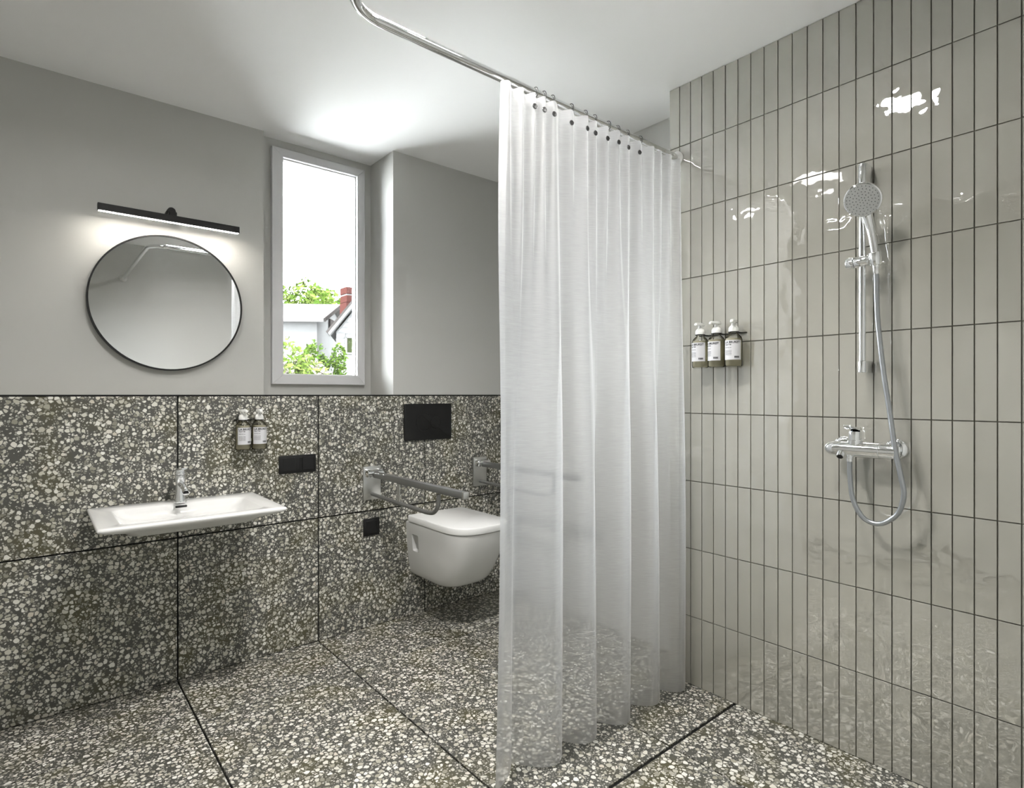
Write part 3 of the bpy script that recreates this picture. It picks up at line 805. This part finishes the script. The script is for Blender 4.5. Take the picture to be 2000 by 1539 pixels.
def P2(x, z, Y): return (x * Y, Y, 1.2 + z * Y)
# right-hand white gabled house; local u across, v along its depth
ang = math.radians(27); U = Vector((math.cos(ang), -math.sin(ang), 0)); V = Vector((math.sin(ang), math.cos(ang), 0))
E0 = Vector(P2(.411, .110, 14.0)); E0.z = 0
ze, sl, wdt, dep = 2.70, 1.30, 4.2, 7.0
def H(u, v, z): return E0 + U * u + V * v + Vector((0, 0, z))
t = thing('white_house', H(wdt / 2, 0, GZ), 'white clapboard gabled house at the right of the window view', 'house')
wl0, wl1 = .14, wdt - .14
bm = B(); zp = ze + sl * wdt / 2
poly_prism(bm, [H(wl0, .06, GZ), H(wl1, .06, GZ), H(wl1, .06, ze + .1), H(wdt / 2, .06, zp - .12), H(wl0, .06, ze + .1)], V * dep); new('wall', bm, siding_m, t)
k = 0; z = GZ
winu0, winu1, winz0, winz1 = .36, 1.35, 2.23, 2.68
while z < zp - .25:
    z2 = z + .135
    def half(zz): return min(wdt / 2 - .14, max(0.02, (zp - .14 - zz) / sl)) if zz > ze else wdt / 2 - .14
    spans = [(wdt / 2 - half(z), wdt / 2 + half(z), wdt / 2 - half(z2), wdt / 2 + half(z2))]
    if z2 > winz0 and z < winz1:
        a = spans[0]; spans = [(a[0], winu0, a[2], winu0), (winu1, a[1], winu1, a[3])]
    for a0, a1, b0, b1 in spans:
        bm = B(); loft(bm, [[H(a0, .045, z), H(a1, .045, z), H(a1, .06, z), H(a0, .06, z)], [H(b0, .015, z2), H(b1, .015, z2), H(b1, .06, z2), H(b0, .06, z2)]][::1])
        bmesh.ops.transform(bm, matrix=Matrix(), verts=bm.verts)
        new('siding_board', bm, siding_m, t)
    z = z2
fr = None
bm = B()
for a, b, c, d in ((winu0, winu1, winz0, winz0 + .04), (winu0, winu1, winz1 - .04, winz1), (winu0, winu0 + .05, winz0, winz1), (winu1 - .05, winu1, winz0, winz1), (winu0 + .20, winu0 + .28, winz0, winz1), (winu0 + .46, winu0 + .52, winz0, winz1), (winu0 + .7, winu0 + .76, winz0, winz1)):
    poly_prism(bm, [H(a, -.01, c), H(b, -.01, c), H(b, -.01, d), H(a, -.01, d)], V * .06)
fr = new('window_frame', bm, siding_m, t)
for a, b in ((winu0 + .05, winu0 + .2), (winu0 + .28, winu0 + .46), (winu0 + .52, winu0 + .7), (winu0 + .76, winu1 - .05)):
    bm = B(); poly_prism(bm, [H(a, .02, winz0 + .04), H(b, .02, winz0 + .04), H(b, .02, winz1 - .04), H(a, .02, winz1 - .04)], V * .02); new('pane', bm, glassdark, t)
bm = B(); poly_prism(bm, [H(0, -.18, ze), H(wdt / 2, -.18, zp), H(wdt / 2, -.18, zp + .11), H(-.05, -.18, ze + .04)], V * (dep + .4)); new('roof', bm, siding_m, t)
bm = B(); poly_prism(bm, [H(wdt, -.18, ze), H(wdt + .05, -.18, ze + .04), H(wdt / 2, -.18, zp + .11), H(wdt / 2, -.18, zp)], V * (dep + .4)); new('roof', bm, siding_m, t)
bm = B(); poly_prism(bm, [H(-.05, -.19, ze + .035), H(wdt / 2, -.19, zp + .105), H(wdt / 2, -.19, zp + .16), H(-.09, -.19, ze + .07)], V * .5); new('roof_edge', bm, eave_m, t)
# chimney of red-brown brick courses
c0 = Vector(P2(.4415, 0, 17.2)); ctop = 1.2 + .199 * 17.2
bm = B(); box(bm, c0.x, c0.x + .55, c0.y, c0.y + .5, 3.0, ctop - .5); ch = new('chimney', bm, brick_m, t); tag(ch, 'red-brown brick chimney')
for i in range(2):
    for nm, m_, a_, z0, z1 in (('brick_course', brick_m, 0, 0, .23), ('mortar_band', siding_m, .02, -.04, 0)):
        bm = B(); box(bm, c0.x + a_, c0.x + .55 - a_, c0.y + a_, c0.y + .5 - a_, ctop - .5 + i * .27 + z0, ctop - .5 + i * .27 + z1, .02 if not a_ else 0, 1)
        bmesh.ops.translate(bm, verts=bm.verts, vec=-Vector(t['_base'])); new(nm, bm, m_, ch)

# left-hand house: pale roof with gable end facing right
A0 = Vector(P2(.416, .158, 22.0)); F0 = Vector((7.70, 20.0, 3.82)); gv = Vector((A0.x - F0.x, A0.y - F0.y, 0)); rd = Vector((-gv.y, gv.x, 0)).normalized() * 12
R_ = F0 + gv * 2
t = thing('grey_roof_house', (A0.x, A0.y, GZ), 'low white house with pale pitched roof in front of the trees', 'house')
bm = B(); poly_prism(bm, [F0 + gv * .05 + Vector((0, 0, GZ - 3.82)), R_ - gv * .05 + Vector((0, 0, GZ - 3.82)), R_ - gv * .05, A0 - Vector((0, 0, .1)), F0 + gv * .05], rd); new('wall', bm, siding_m, t)
up = Vector((0, 0, .12)); ov = -rd.normalized() * .3
bm = B(); poly_prism(bm, [F0 - gv * .06 + ov - Vector((0, 0, .05)), A0 + ov, A0 + ov + up, F0 - gv * .06 + ov + up - Vector((0, 0, .05))], rd * 1.02); new('roof', bm, roof_m, t)
bm = B(); poly_prism(bm, [R_ + gv * .06 + ov - Vector((0, 0, .05)), R_ + gv * .06 + ov + up - Vector((0, 0, .05)), A0 + ov + up, A0 + ov], rd * 1.02); new('roof', bm, roof_m, t)
bm = B(); poly_prism(bm, [F0 - gv * .06 + ov * 1.1 - Vector((0, 0, .05)), A0 + ov * 1.1, A0 + ov * 1.1 + up * 1.2, F0 - gv * .06 + ov * 1.1 + up * 1.2 - Vector((0, 0, .05))], ov * .1); new('roof_edge', bm, eave_m, t)
bm = B(); wv = gv.normalized(); wc = A0 - gv * .15 - Vector((0, 0, 1.15)) - rd.normalized() * .02
poly_prism(bm, [wc - wv * .35, wc + wv * .35, wc + wv * .35 + Vector((0, 0, .6)), wc - wv * .35 + Vector((0, 0, .6))], -rd.normalized() * .05); gw = new('gable_window', bm, eave_m, t)

def plant(name, label, cat, base, rx_, ry_, rz_, zc_, n, leaf, mats, seed, group=None, trunk=.12):
    rg = random.Random(seed)
    t = thing(name, base, label, cat, group)
    bm = B(); tube(bm, [base, (base[0], base[1], base[2] + (zc_ - base[2]) * .6), (base[0] + .1, base[1], zc_)], [trunk, trunk * .7, trunk * .4], 8); new('trunk', bm, trunk_m, t, 50)
    lobes = [(rg.uniform(-.65, .65), rg.uniform(-.65, .65), rg.uniform(-.6, .6), rg.uniform(.32, .55)) for _ in range(13)]
    for mi, m in enumerate(mats):
        bm = B()
        for _ in range(n // len(mats)):
            lx, ly, lz, lr = rg.choice(lobes)
            d = Vector((rg.gauss(0, 1), rg.gauss(0, 1), rg.gauss(0, 1))).normalized() * lr * rg.uniform(.75, 1.06)
            c = Vector((base[0] + (lx + d.x) * rx_, base[1] + (ly + d.y) * ry_, zc_ + (lz + d.z) * rz_))
            a = Vector((rg.gauss(0, 1), rg.gauss(0, 1), rg.gauss(0, 1))).normalized(); b = a.orthogonal().normalized(); s = leaf * rg.uniform(.6, 1.3)
            k_ = a.cross(b) * s * .18
            vs = [bm.verts.new(c - a * s), bm.verts.new(c + b * s * .5 + k_), bm.verts.new(c + a * s), bm.verts.new(c - b * s * .5 + k_)]
            bm.faces.new(vs)
        o = new('foliage', bm, m, t); o['kind'] = 'stuff'
    return t
tl = [(.325, 28, 1.9, .188), (.405, 33, 2.1, .186), (.368, 38.5, 2.2, .184), (.452, 44.5, 2.5, .190)]
tlab = ['lime green tree behind the roofs at the left edge of the window view', 'lime green tree just left of the brick chimney', 'lime green tree in the middle of the window view above the pale roof', 'lime green tree behind the brick chimney']
for i, (rt, Y, r, el) in enumerate(tl):
    top = el * Y + 1.2
    plant('leafy_tree', tlab[i], 'tree', (rt * Y, Y, GZ), r, r, 2.6, top - 2.6, 5200, .006 * Y, [leaf1, leaf2, leaf3], 30 + i, 'trees behind the houses', .2)
sl_ = [(.332, 8.8, .50, .092, [leaf3, leaf1], 'pale green garden shrub at the lower left of the window view'),
       (.366, 10.1, .50, .088, [leaf1, leaf3, petal], 'green and cream shrub in front of the low house wall'),
       (.400, 11.4, .42, .090, [leaf1, leaf2], 'narrow bright green shrub against the corner of the white house'),
       (.325, 6.2, .42, .052, [petal, leaf3, petal], 'pale pink flowering shrub at the bottom left of the window view'),
       (.368, 7.5, .40, .046, [petal, leaf3], 'small pale pink flowering shrub at the bottom middle of the window view')]
for i, (rt, Y, r, el, ms, lb) in enumerate(sl_):
    top = 1.2 + el * Y
    plant('garden_shrub', lb, 'shrub', (rt * Y, Y, GZ), r, r, .75, top - .70, 3000, .05, ms, 60 + i, 'shrubs outside the window', .03)

for o in BASES:
    if '_base' in o: del o['_base']
for o in list(bpy.data.objects):
    if '_base' in o: del o['_base']
